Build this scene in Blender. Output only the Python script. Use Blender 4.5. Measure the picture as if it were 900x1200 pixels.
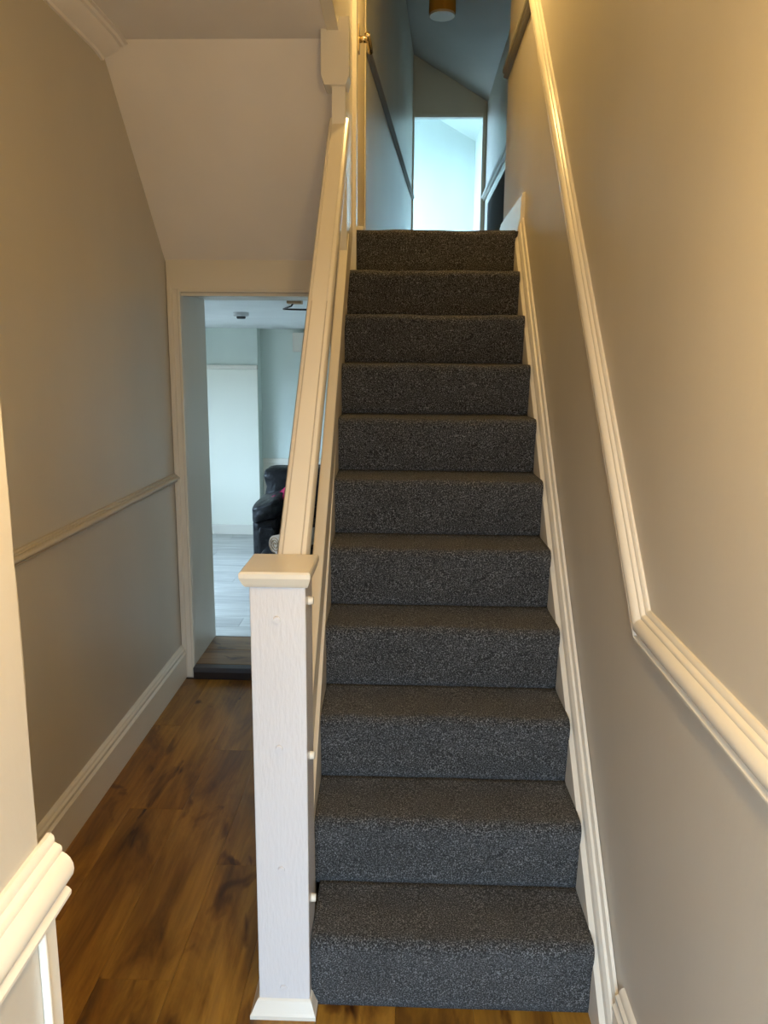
import bpy, bmesh, math, random
from mathutils import Vector, Matrix
random.seed(7)
for o in list(bpy.data.objects): bpy.data.objects.remove(o)
S = bpy.context.scene
C = S.collection

# ------------------------------------------------------------------ camera
F_PX = 917.0
FW = Vector((-0.02790825, 0.98132626, -0.19031528))
RT = Vector((0.99951077, 0.03008418, 0.00855316))
UP = Vector((-0.01411892, 0.18998347, 0.98168576))
cam_d = bpy.data.cameras.new('camera'); cam = bpy.data.objects.new('camera', cam_d); C.objects.link(cam)
cam.matrix_world = Matrix(((RT.x, UP.x, -FW.x, 0.4205), (RT.y, UP.y, -FW.y, -1.6673), (RT.z, UP.z, -FW.z, 1.5727), (0, 0, 0, 1)))
cam_d.sensor_fit = 'VERTICAL'; cam_d.sensor_height = 36.0; cam_d.lens = F_PX * 36.0 / 1200.0
cam_d.clip_start = 0.02
S.camera = cam

# ------------------------------------------------------------------ world, light, exposure
W = bpy.data.worlds.new('daylight'); S.world = W; W.use_nodes = True
_w = W.node_tree; _bg = _w.nodes['Background']
_tc = _w.nodes.new('ShaderNodeTexCoord'); _sx = _w.nodes.new('ShaderNodeSeparateXYZ'); _cr = _w.nodes.new('ShaderNodeValToRGB')
_w.links.new(_tc.outputs['Generated'], _sx.inputs[0]); _w.links.new(_sx.outputs['Z'], _cr.inputs['Fac']); _w.links.new(_cr.outputs['Color'], _bg.inputs['Color'])
_e = _cr.color_ramp.elements                       # ground below the horizon, overcast blue sky above it
_e[0].position = 0.0; _e[0].color = (0.10, 0.12, 0.14, 1); _e[1].position = 0.02; _e[1].color = (0.52, 0.75, 1.0, 1)
_bg.inputs['Strength'].default_value = 22.0
S.view_settings.view_transform = 'Standard'; S.view_settings.look = 'None'
S.view_settings.gamma = 1.0; S.view_settings.use_curve_mapping = False
S.view_settings.exposure = 0.2

def portal(name, loc, direction, sx, sy):
    """marks a glazed opening through which the sky lights the house"""
    d = bpy.data.lights.new(name, 'AREA'); d.shape = 'RECTANGLE'; d.size = sx; d.size_y = sy; d.cycles.is_portal = True
    o = bpy.data.objects.new(name, d); C.objects.link(o); o.location = loc
    o.rotation_euler = Vector(direction).to_track_quat('-Z', 'Z').to_euler()
portal('front_door_portal', (0.40, -2.24, 1.02), (0, 1, 0), 0.50, 1.98)
portal('back_room_portal', (-2.76, 4.6, 0.93), (1, 0, 0), 2.0, 1.4)
portal('bedroom_portal', (-0.66, 8.0, 3.5), (1, 0, 0), 1.7, 1.7)

# ------------------------------------------------------------------ materials
def mat(name, col, rough=0.5, spec=0.5):
    m = bpy.data.materials.new(name); m.use_nodes = True
    b = m.node_tree.nodes['Principled BSDF']
    b.inputs['Base Color'].default_value = (*col, 1); b.inputs['Roughness'].default_value = rough
    b.inputs['Specular IOR Level'].default_value = spec
    return m
def nd(m, t, **kw):
    n = m.node_tree.nodes.new(t)
    for k, v in kw.items():
        if k in n.inputs: n.inputs[k].default_value = v
        else: setattr(n, k, v)
    return n
def lk(m, a, b): m.node_tree.links.new(a, b)
def bs(m): return m.node_tree.nodes['Principled BSDF']
def coords(m, scale, kind='Object'):
    t = nd(m, 'ShaderNodeTexCoord'); p = nd(m, 'ShaderNodeMapping'); p.inputs['Scale'].default_value = scale
    lk(m, t.outputs[kind], p.inputs['Vector']); return p.outputs['Vector']
def ramp(m, src, stops):
    r = nd(m, 'ShaderNodeValToRGB'); e = r.color_ramp.elements
    while len(e) < len(stops): e.new(0.5)
    for i, (p, c) in enumerate(stops): e[i].position = p; e[i].color = (*c, 1)
    lk(m, src, r.inputs['Fac']); return r.outputs['Color']
def bump(m, src, strength, dist, prev=None):
    b = nd(m, 'ShaderNodeBump'); b.inputs['Strength'].default_value = strength; b.inputs['Distance'].default_value = dist
    lk(m, src, b.inputs['Height'])
    if prev: lk(m, prev, b.inputs['Normal'])
    lk(m, b.outputs['Normal'], bs(m).inputs['Normal']); return b.outputs['Normal']

def paint(name, col, rough, var=0.04, tex=0.12, sc=(60, 60, 18)):
    m = mat(name, col, rough)
    n = nd(m, 'ShaderNodeTexNoise', Scale=1.0, Detail=3.0); lk(m, coords(m, (2.2, 2.2, 1.1)), n.inputs['Vector'])
    lo = tuple(c * (1 - var) for c in col); hi = tuple(min(1, c * (1 + var)) for c in col)
    lk(m, ramp(m, n.outputs['Fac'], [(0.3, lo), (0.7, hi)]), bs(m).inputs['Base Color'])
    n2 = nd(m, 'ShaderNodeTexNoise', Scale=1.0, Detail=4.0); lk(m, coords(m, sc), n2.inputs['Vector'])
    bump(m, n2.outputs['Fac'], tex, 0.004)
    return m
WALL = paint('grey_wall_paint', (0.57, 0.52, 0.44), 0.40)
WALL_UP = paint('blue_grey_wall_paint', (0.53, 0.53, 0.46), 0.38, tex=0.2, sc=(30, 30, 3))
WHITE_WALL = paint('white_wall_paint', (0.78, 0.80, 0.79), 0.6)
BED_WALL = paint('pale_aqua_wall_paint', (0.60, 0.70, 0.67), 0.6)
BACK_WALL = paint('pale_green_grey_wall_paint', (0.68, 0.74, 0.67), 0.6)
CEIL = paint('ceiling_paint', (0.90, 0.84, 0.79), 0.7)
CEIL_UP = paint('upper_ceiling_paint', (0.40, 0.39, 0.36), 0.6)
TRIM = paint('white_gloss_paint', (0.80, 0.745, 0.64), 0.25, 0.02, 0.10, (45, 45, 45))
GRAIN = paint('white_gloss_on_grained_wood', (0.74, 0.71, 0.70), 0.17, 0.02, 0.34, (150, 150, 30))
RAILP = paint('cream_gloss_paint', (0.80, 0.73, 0.60), 0.22, 0.02, 0.10, (20, 8, 8))
DOORP = mat('cream_door_paint', (0.80, 0.70, 0.50), 0.85, 0.1)
SHADERAIL = mat('shade_darkened_rail', (0.26, 0.245, 0.21), 0.6, 0.2)  # shade on the rails' undersides is put into this darker grey
GROOVE = mat('paint_in_groove', (0.55, 0.47, 0.36), 0.6)

def carpet_mat():
    m = mat('grey_flecked_carpet', (0.08, 0.08, 0.085), 0.95, 0.1)
    n = nd(m, 'ShaderNodeTexNoise', Scale=300.0, Detail=3.0, Roughness=0.7); v = coords(m, (1, 1, 1)); lk(m, v, n.inputs['Vector'])
    w = nd(m, 'ShaderNodeTexNoise', Scale=7.0, Detail=3.0); lk(m, v, w.inputs['Vector'])
    c1 = ramp(m, n.outputs['Fac'], [(0.38, (0.006, 0.006, 0.006)), (0.49, (0.034, 0.033, 0.032)), (0.57, (0.115, 0.113, 0.111)), (0.67, (0.34, 0.34, 0.34))])
    c2 = ramp(m, w.outputs['Fac'], [(0.3, (0.82, 0.82, 0.82)), (0.7, (1.1, 1.1, 1.1))])
    x = nd(m, 'ShaderNodeMix', data_type='RGBA', blend_type='MULTIPLY'); x.inputs[0].default_value = 1.0
    lk(m, c1, x.inputs[6]); lk(m, c2, x.inputs[7]); lk(m, x.outputs[2], bs(m).inputs['Base Color'])
    bs(m).inputs['Sheen Weight'].default_value = 0.12; bs(m).inputs['Sheen Roughness'].default_value = 0.6
    bump(m, n.outputs['Fac'], 0.9, 0.006)
    return m
CARPET = carpet_mat()

def wood_mat(name, stops, rough, stretch, knots=True):
    m = mat(name, (0.3, 0.2, 0.1), rough)
    info = nd(m, 'ShaderNodeObjectInfo'); t = nd(m, 'ShaderNodeTexCoord')
    mul = nd(m, 'ShaderNodeVectorMath', operation='SCALE'); cmb = nd(m, 'ShaderNodeCombineXYZ')
    lk(m, info.outputs['Random'], cmb.inputs[0]); lk(m, info.outputs['Random'], cmb.inputs[1]); lk(m, cmb.outputs[0], mul.inputs[0]); mul.inputs['Scale'].default_value = 37.0
    add = nd(m, 'ShaderNodeVectorMath', operation='ADD'); lk(m, t.outputs['Object'], add.inputs[0]); lk(m, mul.outputs[0], add.inputs[1])
    mp = nd(m, 'ShaderNodeMapping'); mp.inputs['Scale'].default_value = stretch; lk(m, add.outputs[0], mp.inputs['Vector'])
    n = nd(m, 'ShaderNodeTexNoise', Scale=1.0, Detail=6.0, Roughness=0.62, Distortion=0.8); lk(m, mp.outputs[0], n.inputs['Vector'])
    col = ramp(m, n.outputs['Fac'], stops)
    mp2 = nd(m, 'ShaderNodeMapping'); mp2.inputs['Scale'].default_value = tuple(s * (9 if s == max(stretch) else 2) for s in stretch); lk(m, add.outputs[0], mp2.inputs['Vector'])
    fine = nd(m, 'ShaderNodeTexNoise', Scale=1.0, Detail=4.0); lk(m, mp2.outputs[0], fine.inputs['Vector'])
    fcol = ramp(m, fine.outputs['Fac'], [(0.3, (0.72, 0.70, 0.68)), (0.65, (1.06, 1.06, 1.06))])
    x = nd(m, 'ShaderNodeMix', data_type='RGBA', blend_type='MULTIPLY'); x.inputs[0].default_value = 1.0
    lk(m, col, x.inputs[6]); lk(m, fcol, x.inputs[7]); out = x.outputs[2]
    rnd = ramp(m, info.outputs['Random'], [(0.0, (0.86, 0.85, 0.84)), (1.0, (1.08, 1.07, 1.05))])
    y = nd(m, 'ShaderNodeMix', data_type='RGBA', blend_type='MULTIPLY'); y.inputs[0].default_value = 1.0
    lk(m, out, y.inputs[6]); lk(m, rnd, y.inputs[7]); out = y.outputs[2]
    if knots:
        mp3 = nd(m, 'ShaderNodeMapping'); mp3.inputs['Scale'].default_value = tuple(7.0 if s == max(stretch) else 3.0 for s in stretch); lk(m, add.outputs[0], mp3.inputs['Vector'])
        nz = nd(m, 'ShaderNodeTexNoise', Scale=1.0, Detail=3.0, Distortion=1.2); lk(m, mp3.outputs[0], nz.inputs['Vector'])
        kc = ramp(m, nz.outputs['Fac'], [(0.29, (0.14, 0.09, 0.07)), (0.345, (0.50, 0.42, 0.36)), (0.40, (1, 1, 1))])
        z = nd(m, 'ShaderNodeMix', data_type='RGBA', blend_type='MULTIPLY'); z.inputs[0].default_value = 1.0
        lk(m, out, z.inputs[6]); lk(m, kc, z.inputs[7]); out = z.outputs[2]
    lk(m, out, bs(m).inputs['Base Color'])
    bump(m, fine.outputs['Fac'], 0.15, 0.002)
    return m
OAK = wood_mat('oak_laminate', [(0.30, (0.085, 0.032, 0.006)), (0.45, (0.26, 0.118, 0.014)), (0.60, (0.42, 0.215, 0.030)), (0.76, (0.34, 0.165, 0.035))], 0.36, (7, 1.6, 7))
OAK_X = wood_mat('oak_laminate_crosswise', [(0.30, (0.12, 0.06, 0.025)), (0.48, (0.24, 0.13, 0.05)), (0.7, (0.34, 0.20, 0.09))], 0.36, (1.3, 9, 9))
GREYLAM = wood_mat('grey_laminate', [(0.28, (0.42, 0.41, 0.39)), (0.5, (0.54, 0.53, 0.50)), (0.72, (0.63, 0.62, 0.59))], 0.4, (1.3, 8, 8), False)
SUB = mat('dark_subfloor', (0.03, 0.018, 0.010), 0.8)
DARKSTEP = mat('dark_step_edge', (0.025, 0.017, 0.014), 0.35)
CHROME = mat('warm_brass_metal', (0.75, 0.62, 0.40), 0.25); bs(CHROME).inputs['Metallic'].default_value = 1.0
BLACKM = mat('black_metal', (0.015, 0.015, 0.016), 0.4)
LEATHER = mat('black_leather', (0.007, 0.007, 0.008), 0.42, 0.22)
_n = nd(LEATHER, 'ShaderNodeTexNoise', Scale=9.0, Detail=5.0); lk(LEATHER, coords(LEATHER, (1, 1, 1)), _n.inputs['Vector']); bump(LEATHER, _n.outputs['Fac'], 0.55, 0.05)
PINK = mat('pink_fabric', (0.45, 0.02, 0.09), 0.85)
RUGM = paint('beige_rug_pile', (0.30, 0.22, 0.16), 0.95, 0.2, 0.6, (160, 160, 160))
RUGC = mat('brown_rug_backing', (0.22, 0.13, 0.06), 0.9)
PLASTIC = mat('grey_white_plastic', (0.55, 0.56, 0.56), 0.4)
DARKPL = mat('dark_plastic', (0.05, 0.05, 0.055), 0.4)
LTWOOD = mat('pale_timber', (0.50, 0.33, 0.18), 0.5)
CUPB = paint('grey_cupboard_paint', (0.10, 0.10, 0.10), 0.95); bs(CUPB).inputs['Specular IOR Level'].default_value = 0.05
AMBER = paint('amber_fabric_shade', (0.40, 0.20, 0.02), 0.8, 0.08, 0.3, (200, 200, 200))
FROST = mat('frosted_diffuser', (0.52, 0.45, 0.30), 0.5)
SHADE = mat('opal_glass_shade', (0.9, 0.86, 0.78), 0.3)
GLASS = bpy.data.materials.new('window_glass'); GLASS.use_nodes = True
_nt = GLASS.node_tree; _o = _nt.nodes['Material Output']; _nt.nodes.remove(_nt.nodes['Principled BSDF'])
_t = _nt.nodes.new('ShaderNodeBsdfTransparent'); _g = _nt.nodes.new('ShaderNodeBsdfGlossy'); _g.inputs['Roughness'].default_value = 0.05
_mx = _nt.nodes.new('ShaderNodeMixShader'); _mx.inputs[0].default_value = 0.06
_nt.links.new(_t.outputs[0], _mx.inputs[1]); _nt.links.new(_g.outputs[0], _mx.inputs[2]); _nt.links.new(_mx.outputs[0], _o.inputs['Surface'])

# ------------------------------------------------------------------ mesh helpers
def link(name, bm, m, parent=None, smooth=False):
    me = bpy.data.meshes.new(name)
    bmesh.ops.recalc_face_normals(bm, faces=bm.faces)
    # origin at the middle of the bounding box
    if bm.verts:
        lo = Vector([min(v.co[i] for v in bm.verts) for i in range(3)]); hi = Vector([max(v.co[i] for v in bm.verts) for i in range(3)])
        c = (lo + hi) / 2
        bmesh.ops.translate(bm, verts=bm.verts, vec=-c)
    else: c = Vector((0, 0, 0))
    bm.to_mesh(me); bm.free()
    me.materials.append(m)
    if smooth:
        me.polygons.foreach_set('use_smooth', [True] * len(me.polygons))
    o = bpy.data.objects.new(name, me); C.objects.link(o); o.location = c
    if parent is not None:
        o.parent = parent
        o.location = c - world_loc(parent)
    return o
def world_loc(o):
    v = o.location.copy()
    while o.parent is not None: o = o.parent; v += o.location
    return v
def tag(o, label=None, cat=None, group=None, kind=None):
    if label: o['label'] = label
    if cat: o['category'] = cat
    if group: o['group'] = group
    if kind: o['kind'] = kind
    return o
def thing(name, loc, label=None, cat=None, group=None, kind=None):
    o = bpy.data.objects.new(name, None); C.objects.link(o); o.location = loc; o.empty_display_size = 0.05
    return tag(o, label, cat, group, kind)
def bm_box(bm, x0, x1, y0, y1, z0, z1, bev=0.0, seg=2):
    r = bmesh.ops.create_cube(bm, size=1.0); vs = r['verts']
    for v in vs:
        v.co = Vector(((x0 + x1) / 2 + v.co.x * (x1 - x0), (y0 + y1) / 2 + v.co.y * (y1 - y0), (z0 + z1) / 2 + v.co.z * (z1 - z0)))
    if bev > 0:
        es = list({e for v in vs for e in v.link_edges})
        bmesh.ops.bevel(bm, geom=es, offset=bev, segments=seg, affect='EDGES', profile=0.5)
def box(name, x0, x1, y0, y1, z0, z1, m, parent=None, bev=0.0):
    bm = bmesh.new(); bm_box(bm, x0, x1, y0, y1, z0, z1, bev); return link(name, bm, m, parent)
def prism_bm(bm, pts, vec):
    """closed polygon of 3D points extruded along vec"""
    a = [bm.verts.new(p) for p in pts]; b = [bm.verts.new(Vector(p) + Vector(vec)) for p in pts]
    n = len(pts)
    for i in range(n): bm.faces.new((a[i], a[(i + 1) % n], b[(i + 1) % n], b[i]))
    bm.faces.new(a); bm.faces.new(list(reversed(b)))
def prism(name, pts, vec, m, parent=None, bev=0.0):
    bm = bmesh.new(); prism_bm(bm, pts, vec)
    if bev: bmesh.ops.bevel(bm, geom=list(bm.edges), offset=bev, segments=2, affect='EDGES', profile=0.5)
    return link(name, bm, m, parent)
def sweep(name, prof, path, outdir, updir, m, parent=None):
    """profile (d, h) swept along a 3D path; d along outdir(i), h along updir(i); mitred by given per-point dirs"""
    bm = bmesh.new(); rings = []
    for i, p in enumerate(path):
        o_ = Vector(outdir[i] if isinstance(outdir, list) else outdir); u_ = Vector(updir[i] if isinstance(updir, list) else updir)
        rings.append([bm.verts.new(Vector(p) + o_ * d + u_ * h) for d, h in prof])
    n = len(prof)
    for a, b in zip(rings, rings[1:]):
        for k in range(n): bm.faces.new((a[k], a[(k + 1) % n], b[(k + 1) % n], b[k]))
    bm.faces.new(rings[0]); bm.faces.new(list(reversed(rings[-1])))
    o = link(name, bm, m, parent, True); o.data.set_sharp_from_angle(angle=math.radians(38)); return o
def cyl(name, p0, p1, r0, m, parent=None, r1=None, seg=20, smooth=True):
    p0 = Vector(p0); p1 = Vector(p1); d = p1 - p0; r1 = r0 if r1 is None else r1
    bm = bmesh.new(); q = d.to_track_quat('Z', 'Y').to_matrix()
    a = []; b = []
    for k in range(seg):
        t = 2 * math.pi * k / seg; e = q @ Vector((math.cos(t), math.sin(t), 0))
        a.append(bm.verts.new(p0 + e * r0)); b.append(bm.verts.new(p1 + e * r1))
    for k in range(seg):
        f = bm.faces.new((a[k], a[(k + 1) % seg], b[(k + 1) % seg], b[k])); f.smooth = smooth
    bm.faces.new(a); bm.faces.new(list(reversed(b)))
    return link(name, bm, m, parent)
def lathe(name, cx, cy, prof, m, parent=None, seg=28):
    bm = bmesh.new(); rings = []
    for r, z in prof:
        rings.append([bm.verts.new((cx + r * math.cos(2 * math.pi * k / seg), cy + r * math.sin(2 * math.pi * k / seg), z)) for k in range(seg)])
    for a, b in zip(rings, rings[1:]):
        for k in range(seg): bm.faces.new((a[k], a[(k + 1) % seg], b[(k + 1) % seg], b[k]))
    bm.faces.new(rings[0]); bm.faces.new(list(reversed(rings[-1])))
    return link(name, bm, m, parent)
def puff(name, c, dims, m, parent=None, e=0.45, n=28, lump=0.0, seed=0, shear=None):
    """soft cushion: superellipsoid with gentle lumps"""
    rnd = random.Random(seed); ph = [rnd.uniform(0, 6.28) for _ in range(6)]
    sp = lambda v: math.copysign(abs(v) ** e, v)
    bm = bmesh.new(); rows = []
    for i in range(n + 1):
        la = -math.pi / 2 + math.pi * i / n; row = []
        for j in range(2 * n):
            lo = 2 * math.pi * j / (2 * n)
            x = sp(math.cos(la)) * sp(math.cos(lo)); y = sp(math.cos(la)) * sp(math.sin(lo)); z = sp(math.sin(la))
            k = 1 + lump * (math.sin(5 * x + ph[0]) * math.sin(4 * z + ph[1]) + 0.6 * math.sin(9 * z + ph[2]) * math.sin(7 * y + ph[3]))
            p = Vector((x * dims[0] / 2 * k, y * dims[1] / 2 * k, z * dims[2] / 2 * k))
            if shear: p.z += shear * p.x
            row.append(bm.verts.new(Vector(c) + p))
        rows.append(row)
    for a, b in zip(rows, rows[1:]):
        for j in range(2 * n): bm.faces.new((a[j], a[(j + 1) % (2 * n)], b[(j + 1) % (2 * n)], b[j]))
    bmesh.ops.remove_doubles(bm, verts=bm.verts, dist=1e-5)
    return link(name, bm, m, parent, True)
def tube(name, pts, r, m, parent=None, seg=8):
    bm = bmesh.new(); rings = []
    P = [Vector(p) for p in pts]
    for i, p in enumerate(P):
        d = (P[min(i + 1, len(P) - 1)] - P[max(i - 1, 0)]).normalized(); q = d.to_track_quat('Z', 'Y').to_matrix()
        rings.append([bm.verts.new(p + q @ Vector((math.cos(2 * math.pi * k / seg) * r, math.sin(2 * math.pi * k / seg) * r, 0))) for k in range(seg)])
    for a, b in zip(rings, rings[1:]):
        for k in range(seg): bm.faces.new((a[k], a[(k + 1) % seg], b[(k + 1) % seg], b[k]))
    bm.faces.new(rings[0]); bm.faces.new(list(reversed(rings[-1])))
    return link(name, bm, m, parent, True)

# ------------------------------------------------------------------ main dimensions
H, G = 0.195, 0.1997                  # rise and going of a step
XWL, XWR = -0.69, 0.93                # left and right wall faces of the hall
XE = 0.033                            # face of the wall beside the entrance passage
YE, YD, YF = -0.915, 2.03, -2.15      # end of that wall, wall with the back room doorway, front door wall
ZC = 2.68                             # hall ceiling
ZL = 11 * H                           # landing
TOP = 4.75
ST = dict(kind='structure')

# ------------------------------------------------------------------ floors
fl = tag(box('floor', -0.80, 1.05, YF - 0.1, 2.03, -0.10, -0.012, SUB), 'brown oak plank floor of the entrance hall', 'floor', **ST)
PW, PL = 0.192, 1.21
k = 0; x = XWL - 0.05
while x < XWR:
    x1 = min(x + PW, XWR + 0.02)
    off = [0.0, 0.47, 0.83, 0.22, 0.66][k % 5]
    y = YF - PL + off * PL
    while y < 2.0:
        a, b = max(y, YF - 0.02), min(y + PL, 1.985)
        if x >= 0.10: b = min(b, 0.02)
        elif x + PW > 0.10: pass
        if b - a > 0.03:
            o = box('plank', x + 0.0003, x1 - 0.0003, a + 0.0003, b - 0.0003, -0.012, 0.0, OAK, fl, 0.0007)
        y += PL
    x += PW; k += 1
bf = tag(box('floor_back_room', -2.75, 1.6, 2.45, 7.3, -0.46, -0.372, SUB), 'pale grey plank floor of the back room', 'floor', **ST)
y = 2.46; k = 0
while y < 7.1:
    y1 = min(y + 0.19, 7.12); x = -2.6 - [0.3, 0.9, 0.1, 0.6][k % 4]
    while x < 0.9:
        a, b = max(x, -2.6), min(x + 1.2, 0.9)
        if b - a > 0.05: box('plank', a + 0.001, b - 0.001, y + 0.001, y1 - 0.001, -0.372, -0.36, GREYLAM, bf, 0.0015)
        x += 1.2
    y += 0.19; k += 1
tag(box('floor_landing', 0.10, 1.30, 2.0, 6.52, 1.98, ZL - 0.004, CARPET), 'dark grey carpeted landing floor at the head of the stairs', 'floor', **ST)
tag(box('floor_bedroom', -0.6, 1.6, 6.52, 9.2, 1.98, ZL, GREYLAM), 'pale floor of the bright upstairs room', 'floor', **ST)

# doorway threshold step between hall and back room
ts = thing('threshold_step', (-0.3, 2.0, 0), 'low wooden threshold step with a dark edge in the back room doorway', 'step')
box('riser', XWL + 0.06, 0.10, 1.992, 2.035, -0.01, 0.034, DARKSTEP, ts)
box('nosing', XWL + 0.06, 0.10, 1.985, 2.04, 0.034, 0.060, DARKPL, ts, 0.004)
for i in range(2):
    box('board', XWL + 0.06, 0.10, 2.042 + i * 0.20, 2.238 + i * 0.20, 0.030, 0.060, OAK_X, ts, 0.0015)
box('edge_strip', XWL + 0.06, 0.10, 2.439, 2.452, -0.1, 0.058, DARKSTEP, ts)
box('base', XWL + 0.06, 0.10, 2.036, 2.45, -0.36, 0.029, SUB, ts)
box('lower_tread', XWL + 0.06, 0.10, 2.453, 2.70, -0.358, -0.16, OAK_X, ts, 0.004)

# ------------------------------------------------------------------ hall walls
tag(box('wall_left', XWL - 0.12, XWL, YE - 0.3, 2.46, -0.5, ZC + 0.1, WALL), 'grey painted hall wall with a white dado rail', 'wall', **ST)
def entrance_wall():
    bm = bmesh.new()
    # slightly uneven plaster corner above the dado
    zs = [1.0 + i * (ZC - 1.0) / 40 for i in range(41)]; rnd = random.Random(4)
    ring = []
    bm_box(bm, XWL - 0.12, XE - 0.012, YF - 0.1, YE - 0.008, 0.0, ZC)
    A = []
    for z in zs:
        j = rnd.uniform(-0.0012, 0.0012)
        A.append([bm.verts.new((XE, YF, z)), bm.verts.new((XE, YE - 0.012, z)), bm.verts.new((XE - 0.004 + j * .3, YE - 0.003 + j, z)), bm.verts.new((XE - 0.012, YE + j, z)), bm.verts.new((XE - 0.3, YE, z))])
    for a, b in zip(A, A[1:]):
        for i in range(4): bm.faces.new((a[i], a[i + 1], b[i + 1], b[i]))
    bm_box(bm, XE - 0.02, XE, YF, YE - 0.012, 0.0, 1.0)
    return link('wall_entrance', bm, WALL)
tag(entrance_wall(), 'pale wall corner beside the entrance passage with moulded dado rail', 'wall', **ST)
tag(box('wall_right', XWR, XWR + 0.22, YF - 0.1, 2.85, -0.1, TOP, WALL), 'grey painted wall rising beside the staircase', 'wall', **ST)
# front wall with the glazed front door behind the viewer
wf = thing('wall_front', (0.48, YF - 0.05, 0), 'wall around the front door', 'wall', **ST)
box('wall_panel', XE - 0.02, 0.14, YF - 0.10, YF, 0, ZC, WALL, wf)
box('wall_panel', 0.14, XWR + 0.01, YF - 0.10, YF, 2.05, ZC, WALL, wf)
d1 = thing('door_1', (0.53, YF - 0.05, 0), 'white front door with a tall glazed panel', 'door', **ST)
box('stile', 0.14, 0.17, YF - 0.08, YF - 0.03, 0.0, 2.05, TRIM, d1, 0.003)
box('stile', 0.62, XWR + 0.005, YF - 0.08, YF - 0.03, 0.0, 2.05, TRIM, d1, 0.003)
box('bottom_rail', 0.17, 0.62, YF - 0.08, YF - 0.03, 0.0, 0.05, TRIM, d1, 0.003)
box('top_rail', 0.17, 0.62, YF - 0.08, YF - 0.03, 1.98, 2.05, TRIM, d1, 0.003)
box('pane', 0.17, 0.62, YF - 0.058, YF - 0.052, 0.05, 1.98, GLASS, d1)
cyl('door_knob', (0.75, YF - 0.03, 1.0), (0.75, YF + 0.03, 1.0), 0.026, CHROME, d1)

# wall with the doorway to the back room
wb = thing('wall_back', (-0.3, 2.2, 0), 'thick wall around the doorway to the back room', 'wall', **ST)
XJ0, XJ1, ZJ = -0.628, 0.06, 1.868
box('jamb_wall', -2.75, XJ0, YD, 2.45, -0.46, ZC, WALL, wb)
box('lintel_wall', XJ0, XJ1, YD, 2.45, ZJ, 2.10, WALL, wb)
box('jamb_wall', XJ1, 1.6, YD, 2.45, -0.46, 1.97, WALL, wb)
a1 = thing('trim_1', (-0.3, YD, 0), 'white moulded casing around the back room doorway', 'door casing', **ST)
arch = [(0, 0), (0.020, 0), (0.020, 0.010), (0.014, 0.014), (0.014, 0.034), (0.024, 0.040), (0.024, 0.058), (0, 0.060)]
# profile: d = out of the wall (-y), h = away from opening
sweep('casing_upright', arch, [(XJ0 - 0.001, YD, 0.0), (XJ0 - 0.001, YD, ZJ + 0.03)], (0, -1, 0), (-1, 0, 0), TRIM, a1)
box('casing_head', XWL + 0.002, 0.12, YD - 0.022, YD + 0.02, ZJ + 0.016, 2.03, TRIM, a1, 0.002)
box('casing_bead', XJ0 - 0.001, 0.10, YD - 0.027, YD, ZJ + 0.004, ZJ + 0.017, TRIM, a1, 0.003)
box('door_lining', XJ0 - 0.001, 0.10, YD + 0.001, YD + 0.05, ZJ - 0.012, ZJ + 0.004, TRIM, a1, 0.002)

# ceilings
YB = 1.34
tag(box('ceiling', XWL - 0.12, 0.13, YE - 0.4, YB, ZC, ZC + 0.14, CEIL), 'flat cream ceiling above the left of the hall', 'ceiling', **ST)
tag(box('ceiling_entrance', -0.1, XWR + 0.02, YF - 0.1, 0.45, ZC + 0.001, ZC + 0.14, CEIL), 'flat ceiling over the entrance passage', 'ceiling', **ST)
tag(prism('ceiling_slope', [(XWL - 0.02, YB, ZC), (XWL - 0.02, YD - 0.015, 2.005), (XWL - 0.02, YD + 0.2, 2.005), (XWL - 0.02, YD + 0.2, ZC + 0.1), (XWL - 0.02, YB, ZC + 0.1)], (0.13 - XWL + 0.02, 0, 0), CEIL), 'sloping cream ceiling panel above the back room doorway', 'ceiling', **ST)
cov = [(0, 0), (0.0, -0.055), (0.010, -0.055), (0.014, -0.047), (0.030, -0.042), (0.052, -0.030), (0.066, -0.020), (0.070, -0.012), (0.082, -0.012), (0.088, -0.004), (0.100, -0.004), (0.100, 0)]
tag(sweep('trim_2', cov, [(XWL, YE - 0.3, ZC), (XWL, YB - 0.06, ZC), (XWL, YB + 0.01, ZC - 0.01)], (1, 0, 0), (0, 0, 1), CEIL), 'plaster cornice along the top of the hall wall', 'cornice', **ST)
# stairwell: bulkhead in front, wall to the left
tag(box('wall_bulkhead', 0.10, XWR + 0.05, 0.35, 0.45, ZC, TOP, WALL), 'wall above the entrance ceiling at the front of the stairwell', 'wall', **ST)
sw = [(0.40, ZC - 0.005), (YB - 0.02, ZC - 0.005), (1.62, 2.40), (1.62, 1.62 * .975 + .20), (1.99, 1.99 * .975 + .20), (1.99, TOP), (0.40, TOP)]
tag(prism('wall_stairwell', [(0.128, a, b) for a, b in sw], (0.040, 0, 0), TRIM), 'white boarded side of the stairwell above the handrail', 'wall', **ST)

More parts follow.
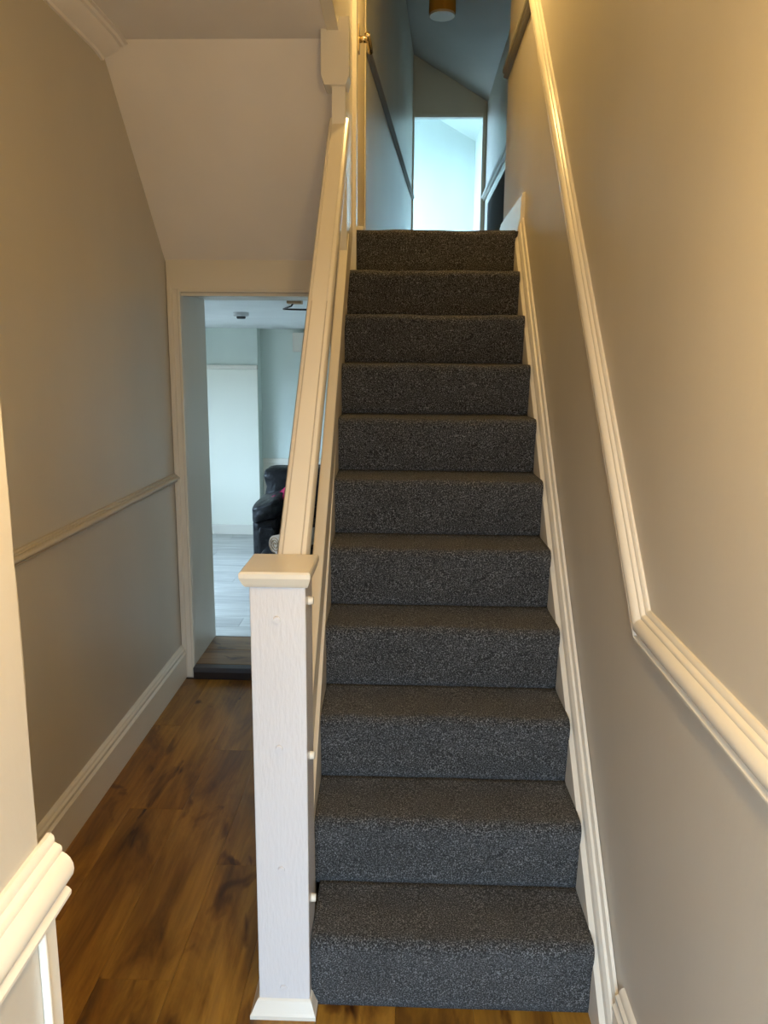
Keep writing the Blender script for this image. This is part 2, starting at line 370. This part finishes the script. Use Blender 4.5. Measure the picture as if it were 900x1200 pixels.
# ------------------------------------------------------------------ upstairs
YU = 6.5
def up_ceiling(name, x0, x1, y0, y1, za, xa, sl, m, label):
    f = lambda x: za - (x - xa) * sl
    return tag(prism(name, [(x0, y0, f(x0)), (x1, y0, f(x1)), (x1, y0, f(x1) + 0.08), (x0, y0, f(x0) + 0.08)], (0, y1 - y0, 0), m), label, 'ceiling', **ST)
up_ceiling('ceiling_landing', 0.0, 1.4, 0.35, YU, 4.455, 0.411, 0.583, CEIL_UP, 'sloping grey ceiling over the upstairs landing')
tag(prism('wall_upper_left', [(0.178, 2.70, ZL - .01), (0.436, YU + 0.02, ZL - .01), (0.30, YU + 0.02, ZL - .01), (0.05, 2.70, ZL - .01)], (0, 0, 2.6), WALL_UP), 'blue grey landing wall with a dado rail', 'wall', **ST)
tag(box('wall_upper_right', 1.152, 1.30, 2.84, YU, ZL - .1, TOP, WALL_UP), 'blue grey landing wall beside the bright doorway', 'wall', **ST)
tag(box('wall_door_head', 0.02, 0.172, 1.99, 2.70, 4.15, TOP, WALL_UP), 'wall above the landing side door', 'wall', **ST)
wu = thing('wall_upper_far', (0.78, YU, ZL), 'end wall of the landing around the bright doorway', 'wall', **ST)
box('wall_panel', 0.30, 1.25, YU, YU + 0.10, 3.895, TOP, WALL_UP, wu)
box('wall_panel', 0.30, 0.438, YU, YU + 0.10, ZL, 3.895, WALL_UP, wu)
box('wall_panel', 1.122, 1.25, YU, YU + 0.10, ZL, 3.895, WALL_UP, wu)
t3 = thing('trim_3', (0.78, YU, ZL), 'narrow casing around the bright upstairs doorway', 'door casing', **ST)
box('casing_upright', 0.416, 0.452, YU - 0.018, YU + 0.02, ZL, 3.915, WALL_UP, t3, 0.003)
box('casing_upright', 1.110, 1.146, YU - 0.018, YU + 0.02, ZL, 3.915, WALL_UP, t3, 0.003)
box('casing_head', 0.452, 1.110, YU - 0.018, YU + 0.02, 3.880, 3.915, WALL_UP, t3, 0.003)
# bright room beyond
wbd = thing('wall_bedroom', (0.4, 8.0, ZL), 'white walls of the bright room beyond the landing', 'wall', **ST)
box('wall_panel', -0.65, 1.3, 9.0, 9.1, ZL, 5.4, BED_WALL, wbd)
box('wall_panel', 1.238, 1.33, YU + 0.1, 9.02, ZL, 4.6, BED_WALL, wbd)
box('wall_panel', -0.65, 0.32, YU + 0.0, YU + 0.1, ZL, 5.4, BED_WALL, wbd)
box('wall_panel', -0.65, 1.3, YU + 0.0, YU + 0.1, 4.74, 5.4, BED_WALL, wbd)
box('wall_panel', -0.65, -0.45, YU, 7.15, ZL, 5.4, BED_WALL, wbd)
box('wall_panel', -0.65, -0.45, 8.85, 9.1, ZL, 5.4, BED_WALL, wbd)
box('wall_panel', -0.65, -0.45, 7.15, 8.85, 4.35, 5.4, BED_WALL, wbd)
box('wall_panel', -0.65, -0.45, 7.15, 8.85, ZL, 2.62, BED_WALL, wbd)
up_ceiling('ceiling_bedroom', -0.65, 1.33, YU + 0.05, 9.1, 4.305, 1.235, 0.556, BED_WALL, 'white sloping ceiling of the bright upstairs room')
def window(name, x, y0, y1, z0, z1, label):
    w = thing(name, (x, (y0 + y1) / 2, z0), label, 'window', **ST)
    f = 0.045
    box('frame_side', x - 0.03, x + 0.03, y0, y0 + f, z0, z1, TRIM, w); box('frame_side', x - 0.03, x + 0.03, y1 - f, y1, z0, z1, TRIM, w)
    box('frame_head', x - 0.03, x + 0.03, y0 + f, y1 - f, z1 - f, z1, TRIM, w); box('window_sill', x - 0.03, x + 0.09, y0, y1, z0 - 0.03, z0, TRIM, w)
    ym = (y0 + y1) / 2
    box('mullion', x - 0.025, x + 0.025, ym - 0.02, ym + 0.02, z0, z1 - f, TRIM, w)
    box('pane', x - 0.004, x + 0.004, y0 + f, ym - 0.02, z0, z1 - f, GLASS, w); box('pane', x - 0.004, x + 0.004, ym + 0.02, y1 - f, z0, z1 - f, GLASS, w)
window('window_1', -0.49, 7.15, 8.85, 2.65, 4.35, 'white framed window of the bright upstairs room')

# ------------------------------------------------------------------ back room
wr = thing('wall_back_room', (-0.6, 5, -0.36), 'pale green grey walls of the back room', 'wall', **ST)
box('wall_panel', -2.75, -2.6, 2.44, 3.6, -0.46, 2.0, BACK_WALL, wr); box('wall_panel', -2.75, -2.6, 5.6, 7.2, -0.46, 2.0, BACK_WALL, wr)
box('wall_panel', -2.75, -2.6, 3.6, 5.6, -0.46, 0.25, BACK_WALL, wr); box('wall_panel', -2.75, -2.6, 3.6, 5.6, 1.60, 2.0, BACK_WALL, wr)
box('wall_panel', -2.75, 1.0, 7.10, 7.2, -0.46, 2.0, BACK_WALL, wr)
box('wall_panel', 0.9, 1.0, 2.44, 7.2, -0.46, 2.0, BACK_WALL, wr)
box('pier', -2.62, -1.205, 6.90, 7.12, -0.46, 2.0, BACK_WALL, wr)
window('window_2', -2.66, 3.6, 5.6, 0.28, 1.60, 'white framed window of the back room')
tag(box('ceiling_back_room', -2.75, 1.0, 2.44, 7.2, 1.90, 1.975, WHITE_WALL), 'white ceiling of the back room', 'ceiling', **ST)
t4 = thing('trim_4', (-1.6, 6.87, -0.36), 'pale boarded panel with skirting on the far pier', 'wall panel', **ST)
box('panel', -2.0, -1.205, 6.87, 6.90, -0.36, 1.465, mat('pale_cream_paint', (0.84, 0.82, 0.70), 0.4), t4, 0.003)
box('panel_head', -2.0, -1.20, 6.845, 6.90, 1.465, 1.51, TRIM, t4, 0.006)
box('skirting', -2.0, -1.20, 6.85, 6.87, -0.36, -0.25, TRIM, t4, 0.004)
t5 = thing('trim_5', (-0.2, 7.09, -0.36), 'white dado rail and panelling behind the black sofa', 'panelling', **ST)
box('dado_rail', -1.20, 0.9, 7.07, 7.10, 0.42, 0.475, TRIM, t5, 0.006)
box('lower_panel', -1.20, 0.9, 7.085, 7.10, -0.36, 0.42, TRIM, t5)
tag(box('wall_box', -0.835, -0.25, 6.98, 7.099, 1.655, 1.86, TRIM, None, 0.008), 'white box mounted high on the far back room wall', 'wall unit')

sd = thing('smoke_detector', (-0.775, 4.05, 1.9), 'round pale smoke detector on the back room ceiling', 'smoke detector')
lathe('base', -0.775, 4.05, [(0.055, 1.9), (0.055, 1.878), (0.048, 1.872)], PLASTIC, sd)
lathe('sensor', -0.775, 4.05, [(0.032, 1.872), (0.032, 1.858), (0.026, 1.854)], DARKPL, sd)
cl = thing('ceiling_light', (-0.20, 2.75, 1.9), 'ceiling light with pale wooden base and black bent arm', 'ceiling light')
box('base', -0.245, -0.165, 2.71, 2.79, 1.872, 1.90, LTWOOD, cl, 0.003)
tube('arm', [(-0.215, 2.75, 1.875), (-0.225, 2.76, 1.862), (-0.275, 2.80, 1.848), (-0.23, 2.80, 1.846), (0.0, 2.80, 1.844)], 0.005, BLACKM, cl)
cyl('lamp_head', (0.0, 2.80, 1.85), (0.0, 2.80, 1.79), 0.02, BLACKM, cl, 0.035)

# sofa seen through the doorway
so = thing('sofa', (-0.1, 5.3, -0.36), 'black leather recliner sofa with puffy cushions in the back room', 'sofa')
for k_, (xa, s) in enumerate(((-0.80, 1), (0.62, -1))):
    arm = box('arm', xa - 0.11, xa + 0.11, 4.92, 5.72, -0.34, 0.22, LEATHER, so, 0.05)
    puff('arm_pad', (xa + 0.02 * s, 5.28, 0.29), (0.30, 0.86, 0.20), LEATHER, arm, 0.55, lump=0.03, seed=k_, shear=0.35 * s)
    puff('arm_front', (xa + 0.02 * s, 4.92, -0.05), (0.15, 0.05, 0.40), LEATHER, arm, 0.35)
    for yy in (4.98, 5.66): cyl('foot', (xa, yy, -0.36), (xa, yy, -0.33), 0.025, DARKPL, so)
box('base', -0.70, 0.52, 4.98, 5.75, -0.33, -0.05, LEATHER, so, 0.03)
box('rear_panel', -0.72, 0.54, 5.66, 5.82, -0.30, 0.40, LEATHER, so, 0.05)
for k_ in range(2):
    cx = -0.40 + k_ * 0.62
    puff('seat_cushion', (cx, 5.25, 0.02), (0.60, 0.66, 0.24), LEATHER, so, 0.4, lump=0.02, seed=10 + k_)
    puff('footrest', (cx, 4.93, -0.18), (0.58, 0.10, 0.26), LEATHER, so, 0.4, lump=0.02, seed=14 + k_)
    puff('back_cushion', (cx, 5.56, 0.20), (0.60, 0.30, 0.36), LEATHER, so, 0.45, lump=0.03, seed=20 + k_)
    puff('head_cushion', (cx - 0.13 + 0.14 * k_, 5.50, 0.425), (0.70, 0.34, 0.36), LEATHER, so, 0.40, lump=0.045, seed=30 + k_)
def cloth_blob():
    bm = bmesh.new(); rnd = random.Random(3); n = 14; g = []
    for i in range(n):
        row = []
        for j in range(n):
            u, v = i / (n - 1), j / (n - 1)
            hgt = 0.06 * math.sin(math.pi * u) * math.sin(math.pi * v) + 0.018 * math.sin(9 * u + 5 * v) + 0.012 * math.sin(13 * v)
            row.append(bm.verts.new((-0.76 + 0.26 * u, 4.98 + 0.30 * v, 0.37 + 0.8 * hgt + 0.05 * u + 0.02 * v)))
        g.append(row)
    for i in range(n - 1):
        for j in range(n - 1): bm.faces.new((g[i][j], g[i + 1][j], g[i + 1][j + 1], g[i][j + 1]))
    bmesh.ops.solidify(bm, geom=list(bm.faces), thickness=0.008)
    return link('cloth', bm, PINK, None, True)
tag(cloth_blob(), 'crumpled bright pink cloth lying on the black sofa', 'cloth')
fs = thing('footstool', (-0.35, 4.55, -0.36), 'low black leather footstool standing before the sofa', 'footstool')
box('body', -0.76, -0.05, 4.40, 4.76, -0.34, -0.04, LEATHER, fs, 0.03)
puff('cushion', (-0.405, 4.58, -0.01), (0.72, 0.37, 0.09), LEATHER, fs, 0.4, lump=0.02, seed=5)
for xx in (-0.72, -0.09):
    for yy in (4.44, 4.72): cyl('foot', (xx, yy, -0.36), (xx, yy, -0.335), 0.02, DARKPL, fs)
rg = thing('rolled_rug', (-0.5, 4.56, 0.037), 'rolled up beige rug lying on the black footstool', 'rug')
cyl('roll', (-0.625, 4.42, 0.112), (-0.34, 4.76, 0.112), 0.075, RUGM, rg, seg=32)
sp = []
_ax = Vector((-0.285, -0.34, 0)).normalized(); _sd = Vector((-_ax.y, _ax.x, 0))
for i in range(60):
    t = i / 59 * 5.5 * math.pi; r_ = 0.010 + 0.058 * i / 59
    sp.append(Vector((-0.625, 4.42, 0.112)) + _ax * 0.003 + _sd * (r_ * math.cos(t)) + Vector((0, 0, r_ * math.sin(t))))
tube('spiral_edge', sp, 0.004, RUGC, rg, 6)

# ------------------------------------------------------------------ skirting and dado rails
skirt = [(0, 0), (0.022, 0), (0.022, 0.116), (0.025, 0.119), (0.025, 0.128), (0.019, 0.132), (0.017, 0.137), (0.019, 0.142), (0.019, 0.150), (0.012, 0.155), (0.011, 0.161), (0.007, 0.167), (0, 0.170)]
tag(sweep('baseboard_left', skirt, [(XWL, YE - 0.1, 0), (XWL, YD - 0.026, 0)], (1, 0, 0), (0, 0, 1), TRIM), 'tall white moulded skirting along the hall wall', 'skirting', **ST)
tag(sweep('baseboard_right', skirt, [(XWR, YF, 0), (XWR, -0.118, 0)], (-1, 0, 0), (0, 0, 1.08), TRIM), 'white moulded skirting at the foot of the stair wall', 'skirting', **ST)
tag(sweep('baseboard_entrance', skirt, [(XE, YF, 0), (XE, YE - 0.045, 0)], (1, 0, 0), (0, 0, 1), TRIM), 'white skirting of the entrance passage', 'skirting', **ST)
tag(sweep('baseboard_landing', [(0, 0), (0.018, 0), (0.018, 0.14), (0.014, 0.15), (0.014, 0.16), (0, 0.165)], [(XWR, 2.021, ZL), (XWR, 2.85, ZL)], (-1, 0, 0), (0, 0, 1), TRIM), 'white skirting of the landing at the stair head', 'skirting', **ST)
dado = [(0, 0.036), (0.006, 0.036), (0.010, 0.033), (0.0115, 0.029), (0.011, 0.026), (0.015, 0.0245), (0.018, 0.024), (0.021, 0.022), (0.022, 0.019), (0.021, 0.016), (0.027, 0.014), (0.033, 0.010), (0.037, 0.004), (0.038, -0.002), (0.036, -0.008), (0.031, -0.013), (0.024, -0.0155), (0.018, -0.016), (0.016, -0.018), (0.0155, -0.021), (0.019, -0.023), (0.0215, -0.026), (0.021, -0.030), (0.017, -0.033), (0.012, -0.035), (0.008, -0.037), (0, -0.037)]
small = [(d * 0.75, h * 0.62) for d, h in dado]
tag(sweep('trim_6', small, [(XWL, YE - 0.1, 1.012), (XWL, YD - 0.022, 1.012)], (1, 0, 0), (0, 0, 1), WALL), 'moulded dado rail along the dim hall wall', 'dado rail', **ST)
fg = [(d * (0.72 if k < 17 else 1.05), h * 1.12) for k, (d, h) in enumerate(dado)]
tag(sweep('trim_7', fg, [(XE, YF, 1.022), (XE, YE + 0.010, 1.022)], (1, 0, 0), (0, 0, 1), TRIM), 'cream moulded dado rail ending at the entrance wall corner', 'dado rail', **ST)
t8 = thing('trim_8', (XE, YE, 0), 'white corner strip below the entrance dado rail', 'corner strip', **ST)
box('strip', XE - 0.02, XE + 0.006, YE - 0.024, YE + 0.004, 0.0, 0.985, TRIM, t8, 0.003)
box('bead', XE, XE + 0.009, YE - 0.030, YE - 0.024, 0.0, 0.985, TRIM, t8, 0.002)
# right wall: level, then rising with the stairs, then level along the landing (mitred joints)
sl = math.atan(1.005); YK, ZK = -0.085, 1.030; ZU = 3.085; YU2 = YK + (ZU - ZK) / 1.005
mit1 = (0, -math.tan(sl / 2), 1); mit2 = (0, -math.tan(sl / 2), 1)
t9 = thing('trim_9', (XWR, 0.5, 1.0), 'white moulded dado rail rising beside the stairs', 'dado rail', **ST)
rail = [(d * (0.80 if k < 17 else 1.12), h * 1.1) for k, (d, h) in enumerate(dado)]
sweep('level_rail', rail, [(XWR, YF, ZK), (XWR, YK, ZK)], (-1, 0, 0), [(0, 0, 1), mit1], TRIM, t9)
sweep('sloping_rail', rail, [(XWR, YK, ZK), (XWR, YU2, ZU)], (-1, 0, 0), [mit1, mit2], TRIM, t9)
sweep('landing_rail', rail, [(XWR, YU2, ZU), (XWR, 2.868, ZU)], (-1, 0, 0), [mit2, (0, 0, 1)], SHADERAIL, t9)  # same rail carried on, its shaded underside painted in as dark grey
# landing dado rails
_d = (Vector((0.436, YU, 0)) - Vector((0.178, 2.70, 0))).normalized(); _nrm = (_d.y, -_d.x, 0)
tag(sweep('trim_10', small, [(0.178, 2.72, 3.145), (0.434, YU - 0.02, 3.145)], _nrm, (0, 0, 1), SHADERAIL), 'dado rail on the landing wall, darkened to stand in for shade', 'dado rail', **ST)
tag(sweep('trim_11', dado, [(1.152, 3.2, 3.15), (1.152, YU - 0.02, 3.15)], (-1, 0, 0), (0, 0, 1), WALL_UP), 'pale dado rail beside the bright upstairs doorway', 'dado rail', **ST)
cp = thing('eaves_cupboard', (1.14, 5.2, ZL), 'dark grey low cupboard door in the landing wall', 'cupboard')
box('door', 1.128, 1.151, 4.30, 5.92, ZL + 0.01, 2.99, CUPB, cp, 0.003)
box('frame', 1.132, 1.151, 5.922, 5.99, ZL + 0.001, 3.05, TRIM, cp, 0.003)
box('frame', 1.132, 1.151, 4.23, 5.922, 2.992, 3.05, TRIM, cp, 0.003)

# ------------------------------------------------------------------ staircase
stair = thing('staircase', (0.54, 0.0, 0), 'straight flight of stairs covered in dark grey flecked carpet', 'staircase')
def xL(i): return 0.194 + (0.146 - 0.194) * i / 11
XR = 0.888
def step(i):
    y0, y1, z0, z1 = (i - 1) * G, i * G, (i - 1) * H, i * H
    r = 0.024; n = 0.013
    prof = [(y1 + 0.01, z0 - 0.02), (y0 + 0.004, z0 - 0.001), (y0 + 0.001, z0 + 0.03), (y0 - 0.001, z0 + 0.08), (y0 - 0.004, z0 + 0.125), (y0 - n + 0.002, z1 - 1.7 * r)]
    for k in range(7):
        t = math.pi + -math.pi / 2 * k / 6
        prof.append((y0 - n + r + r * math.cos(t), z1 - r + r * math.sin(t)))
    prof += [(y0 + 0.06, z1 + 0.001), (y0 + 0.12, z1), (y1 - 0.012, z1), (y1 + 0.01, z1 + 0.006), (y1 + 0.01, z0 + 0.03)]
    xa = xL(i) if i > 1 else 0.2045
    xb = XR + 0.001
    if i == 11: xa = 0.184
    rnd = random.Random(50 + i); NX = 36; ph = [rnd.uniform(0, 6.28) for _ in range(4)]
    bm = bmesh.new(); rings = []
    for s in range(NX + 1):
        u = s / NX; x = xa + (xb - xa) * u
        dy = 0.0022 * math.sin(7 * u + ph[0]) + 0.0014 * math.sin(17 * u + ph[1]); dz = 0.0016 * math.sin(9 * u + ph[2]) + 0.001 * math.sin(23 * u + ph[3])
        ring = []
        for j, (y, z) in enumerate(prof):
            w = 1.0 if 3 <= j <= 14 else 0.15
            ring.append(bm.verts.new((x, y + dy * w, z + dz * w)))
        rings.append(ring)
    m_ = len(prof)
    for a, b in zip(rings, rings[1:]):
        for k in range(m_): bm.faces.new((a[k], a[(k + 1) % m_], b[(k + 1) % m_], b[k]))
    bm.faces.new(rings[0]); bm.faces.new(list(reversed(rings[-1])))
    o = link('carpeted_step', bm, CARPET, stair)
    o.data.polygons.foreach_set('use_smooth', [len(p.vertices) == 4 for p in o.data.polygons])
for i in range(1, 12): step(i)
# wall string (right): board with a moulded top edge
S1 = 0.980
cR = [(XWR, 0.19), (0.928, 0.222), (0.920, 0.222), (0.915, 0.202), (0.909, 0.198), (0.903, 0.180), (0.900, 0.160), (0.888, 0.146), (0.8865, -0.10), (XWR, -0.10)]
bm = bmesh.new(); ys = [-0.115, 0.0, 1.0, 2.02]; rings = []
for y in ys:
    rings.append([bm.verts.new((x, y, max(0.0, S1 * y + c))) for x, c in cR])
nn = len(cR)
for a, b in zip(rings, rings[1:]):
    for k in range(nn): bm.faces.new((a[k], a[(k + 1) % nn], b[(k + 1) % nn], b[k]))
bm.faces.new(rings[0]); bm.faces.new(list(reversed(rings[-1])))
bmesh.ops.remove_doubles(bm, verts=bm.verts, dist=1e-5)
ws = link('wall_string', bm, TRIM, stair)
# outer string (left) and the boarded side below it
bm = bmesh.new()
SL = 0.976
def yz(y, c): return SL * y + c
pts = [(0.095, yz(0.095, 0.245)), (1.985, yz(1.985, 0.245)), (1.985, yz(1.985, -0.05)), (0.30, yz(0.30, -0.05)), (0.095, 0.0)]
xs0, xs1 = (lambda y: 0.135 - 0.020 * y / 2), (lambda y: 0.196 - 0.044 * y / 2)
a = [bm.verts.new((xs0(y), y, z)) for y, z in pts]; b = [bm.verts.new((xs1(y), y, z)) for y, z in pts]
for k in range(len(pts)): bm.faces.new((a[k], a[(k + 1) % len(pts)], b[(k + 1) % len(pts)], b[k]))
bm.faces.new(a); bm.faces.new(list(reversed(b)))
bmesh.ops.bevel(bm, geom=[e for e in bm.edges if abs(e.verts[0].co.x - e.verts[1].co.x) < 0.03 and e.calc_length() > 1.5], offset=0.004, segments=2, affect='EDGES')
link('outer_string', bm, RAILP, stair)
prism('spandrel_panel', [(0.118, 0.095, 0.0), (0.118, 2.025, 0.0), (0.118, 2.025, yz(2.025, -0.05)), (0.118, 0.30, yz(0.30, -0.05))], (0.016, 0, 0), TRIM, stair)

# ------------------------------------------------------------------ banister
ban = thing('banister', (0.142, 0.03, 0), 'white painted stair banister with square newel post and grooved handrail', 'banister')
NX0, NX1, NY0, NY1 = 0.080, 0.2035, -0.028, 0.092
nw = box('newel_post', NX0, NX1, NY0, NY1, 0.0, 1.085, GRAIN, ban, 0.003)
# plinth flaring at the foot
bm = bmesh.new(); e1, e2 = 0.005, 0.020; q = [(e2, 0.0), (e2, 0.022), (e1, 0.034), (e1, 0.034)]
rings = []
for e, z in [(e2, 0.0), (e2, 0.010), (e2 - 0.004, 0.016), (e1, 0.040), (0.001, 0.044)]:
    rings.append([bm.verts.new(p) for p in ((NX0 - e, NY0 - e, z), (NX1 + e * 0.8, NY0 - e, z), (NX1 + e * 0.8, NY1, z), (NX0 - e, NY1, z))])
for a, b in zip(rings, rings[1:]):
    for k in range(4): bm.faces.new((a[k], a[(k + 1) % 4], b[(k + 1) % 4], b[k]))
bm.faces.new(rings[0]); bm.faces.new(list(reversed(rings[-1])))
link('plinth', bm, TRIM, nw)
bm = bmesh.new(); rings = []
for e, z in [(0.002, 1.084), (0.008, 1.086), (0.012, 1.092), (0.019, 1.108), (0.019, 1.118), (0.015, 1.122)]:
    rings.append([bm.verts.new(p) for p in ((NX0 - e, NY0 - e, z), (NX1 + e * 0.7, NY0 - e, z), (NX1 + e * 0.7, NY1 + e + 0.01, z), (NX0 - e, NY1 + e + 0.01, z))])
for a, b in zip(rings, rings[1:]):
    for k in range(4): bm.faces.new((a[k], a[(k + 1) % 4], b[(k + 1) % 4], b[k]))
bm.faces.new(rings[0]); bm.faces.new(list(reversed(rings[-1])))
link('cap', bm, RAILP, nw)
for z in (1.010, 0.703, 0.395, 0.075):
    lathe_bm = bmesh.new()
    o = cyl('screw_cap', (0.140, NY0 + 0.003, z), (0.140, NY0 - 0.006, z), 0.0092, GRAIN, nw, 0.0072, 16)
    lathe_bm.free()
for z in (1.038, 0.659, 0.282):
    cyl('peg', (NX1 - 0.003, 0.026, z), (NX1 + 0.011, 0.026, z), 0.0105, TRIM, nw, 0.009, 14)
# handrail: flat topped with two grooves, running from the newel up to the hanging drop post
P0, P1 = Vector((0.150, 0.070, 1.050)), Vector((0.166, 1.30, 2.412))
dr = (P1 - P0).normalized(); side = Vector((1, 0, 0)); upn = side.cross(dr).normalized()
hp = [(-0.037, -0.052), (0.037, -0.052), (0.037, -0.010), (0.033, -0.003), (0.0245, 0.0), (0.0240, -0.003), (0.0215, -0.003), (0.0210, 0.0), (-0.0210, 0.0), (-0.0215, -0.003), (-0.0240, -0.003), (-0.0245, 0.0), (-0.033, -0.003), (-0.037, -0.010)]
hr = sweep('handrail', [(d * 0.98, h) for d, h in hp], [P0, P1], side, upn, RAILP, ban)
for s in (-1, 1):
    sweep('groove', [(s * 0.0223 - 0.0011, -0.0029), (s * 0.0223 + 0.0011, -0.0029), (s * 0.0223 + 0.0011, -0.0022), (s * 0.0223 - 0.0011, -0.0022)], [P0 + dr * 0.07, P1 - dr * 0.9], side, upn, GROOVE, hr)
# sloping board between handrail and string
Q0, Q1 = Vector((0.164, 0.088, yz(0.088, 0.425))), Vector((0.154, 1.70, yz(1.70, 0.425)))
dq = (Q1 - Q0).normalized(); uq = side.cross(dq).normalized()
sweep('banister_board', [(-0.017, -0.10), (0.017, -0.10), (0.017, -0.003), (0.014, 0.0), (-0.014, 0.0), (-0.017, -0.003)], [Q0, Q1], side, uq, RAILP, ban)
# drop post hanging from the stairwell edge
dp = prism('drop_post', [(0.106, 1.255, 2.535), (0.118, 1.255, 2.505), (0.192, 1.255, 2.505), (0.204, 1.255, 2.535), (0.204, 1.255, 2.72), (0.106, 1.255, 2.72)], (0, 0.10, 0), TRIM, ban, 0.003)
box('stub_post', 0.142, 0.190, 1.275, 1.335, 2.36, 2.507, TRIM, dp, 0.002)

# ------------------------------------------------------------------ landing side door at the stair head (seen edge on)
d2 = thing('door_2', (0.17, 2.3, ZL), 'white door with lever handle beside the stair head', 'door', **ST)
box('leaf', 0.135, 0.180, 2.04, 2.66, ZL + 0.008, 4.10, DOORP, d2, 0.003)
cas = box('casing_upright', 0.10, 0.184, 1.955, 2.035, ZL - 0.18, 4.16, TRIM, d2, 0.003)
for k_, xx in enumerate((0.118, 0.140, 0.160)):
    box('moulding', xx, xx + 0.009, 1.949, 1.957, 2.39, 4.16, TRIM, cas, 0.003)
box('casing_upright', 0.10, 0.186, 2.662, 2.705, ZL, 4.16, DOORP, d2, 0.003)
box('casing_head', 0.10, 0.184, 2.036, 2.661, 4.10, 4.16, RAILP, d2, 0.003)
box('plinth_block', 0.176, 0.212, 2.037, 2.095, ZL, ZL + 0.022, RAILP, d2, 0.004)
hd = box('backplate', 0.180, 0.188, 2.07, 2.12, 2.90, 3.01, CHROME, d2, 0.003)
cyl('lever_neck', (0.188, 2.095, 2.955), (0.222, 2.095, 2.955), 0.014, CHROME, hd)
tube('lever', [(0.222, 2.088, 2.975), (0.224, 2.11, 2.965), (0.228, 2.15, 2.955), (0.232, 2.19, 2.935)], 0.012, CHROME, hd)

# ------------------------------------------------------------------ lamps
pl = thing('drum_ceiling_lamp', (0.632, 4.55, 4.0), 'amber drum shade lamp on the landing ceiling', 'ceiling lamp')
lathe('shade', 0.632, 4.55, [(0.094, 4.02), (0.096, 4.03), (0.096, 4.24), (0.094, 4.245)], AMBER, pl)
lathe('diffuser', 0.632, 4.55, [(0.090, 4.006), (0.093, 4.012), (0.093, 4.022)], FROST, pl)
cyl('stem', (0.632, 4.55, 4.24), (0.632, 4.55, 4.345), 0.02, CHROME, pl)
# lit pendant in the entrance passage, above and just in front of the viewer
LX, LY, LZ = 0.56, -1.10, 2.02
el = thing('entrance_pendant', (LX, LY, ZC), 'lit pendant lamp hanging in the entrance passage', 'pendant lamp')
lathe('ceiling_rose', LX, LY, [(0.045, ZC), (0.042, ZC - 0.02), (0.015, ZC - 0.03)], TRIM, el)
cyl('flex', (LX, LY, ZC - 0.03), (LX, LY, LZ + 0.13), 0.004, TRIM, el)
cyl('lampholder', (LX, LY, LZ + 0.06), (LX, LY, LZ + 0.13), 0.018, TRIM, el)
EM = bpy.data.materials.new('lit_bulb'); EM.use_nodes = True
_b = EM.node_tree.nodes['Principled BSDF']; _b.inputs['Emission Color'].default_value = (1, 0.72, 0.36, 1); _b.inputs['Emission Strength'].default_value = 12.0
puff('bulb', (LX, LY, LZ + 0.02), (0.06, 0.06, 0.08), EM, el, 1.0, 12)
ld = bpy.data.lights.new('pendant_light', 'POINT'); ld.energy = 23.5; ld.color = (1.0, 0.67, 0.24); ld.shadow_soft_size = 0.06
lo_ = bpy.data.objects.new('pendant_light', ld); C.objects.link(lo_); lo_.location = (LX, LY, LZ - 0.07)

# shaded pendant hanging high in the stairwell over the lower steps
BX, BY, BZ = 0.52, 1.60, 3.62
sp_ = thing('stairwell_pendant', (BX, BY, 4.40), 'lit pendant lamp with wide white shade hanging in the stairwell', 'pendant lamp')
bm = bmesh.new(); rings = []; SEG = 32
for r, z in [(0.150, 0.0), (0.148, 0.02), (0.120, 0.070), (0.070, 0.105), (0.025, 0.125), (0.0245, 0.121), (0.068, 0.101), (0.117, 0.066), (0.145, 0.018), (0.147, 0.0)]:
    rings.append([bm.verts.new((BX + r * math.cos(2 * math.pi * k / SEG), BY + r * math.sin(2 * math.pi * k / SEG), BZ + z)) for k in range(SEG)])
rings.append(rings[0])
for a, b in zip(rings, rings[1:]):
    for k in range(SEG): bm.faces.new((a[k], a[(k + 1) % SEG], b[(k + 1) % SEG], b[k]))
link('shade', bm, TRIM, sp_, True)
cyl('lampholder', (BX, BY, BZ + 0.07), (BX, BY, BZ + 0.14), 0.022, TRIM, sp_)
cyl('flex', (BX, BY, BZ + 0.14), (BX, BY, 4.41), 0.004, TRIM, sp_)
puff('bulb', (BX, BY, BZ + 0.05), (0.06, 0.06, 0.07), EM, sp_, 1.0, 12)
l2 = bpy.data.lights.new('stairwell_light', 'POINT'); l2.energy = 25.0; l2.color = (1.0, 0.67, 0.24); l2.shadow_soft_size = 0.05
o2 = bpy.data.objects.new('stairwell_light', l2); C.objects.link(o2); o2.location = (BX, BY, BZ - 0.02)
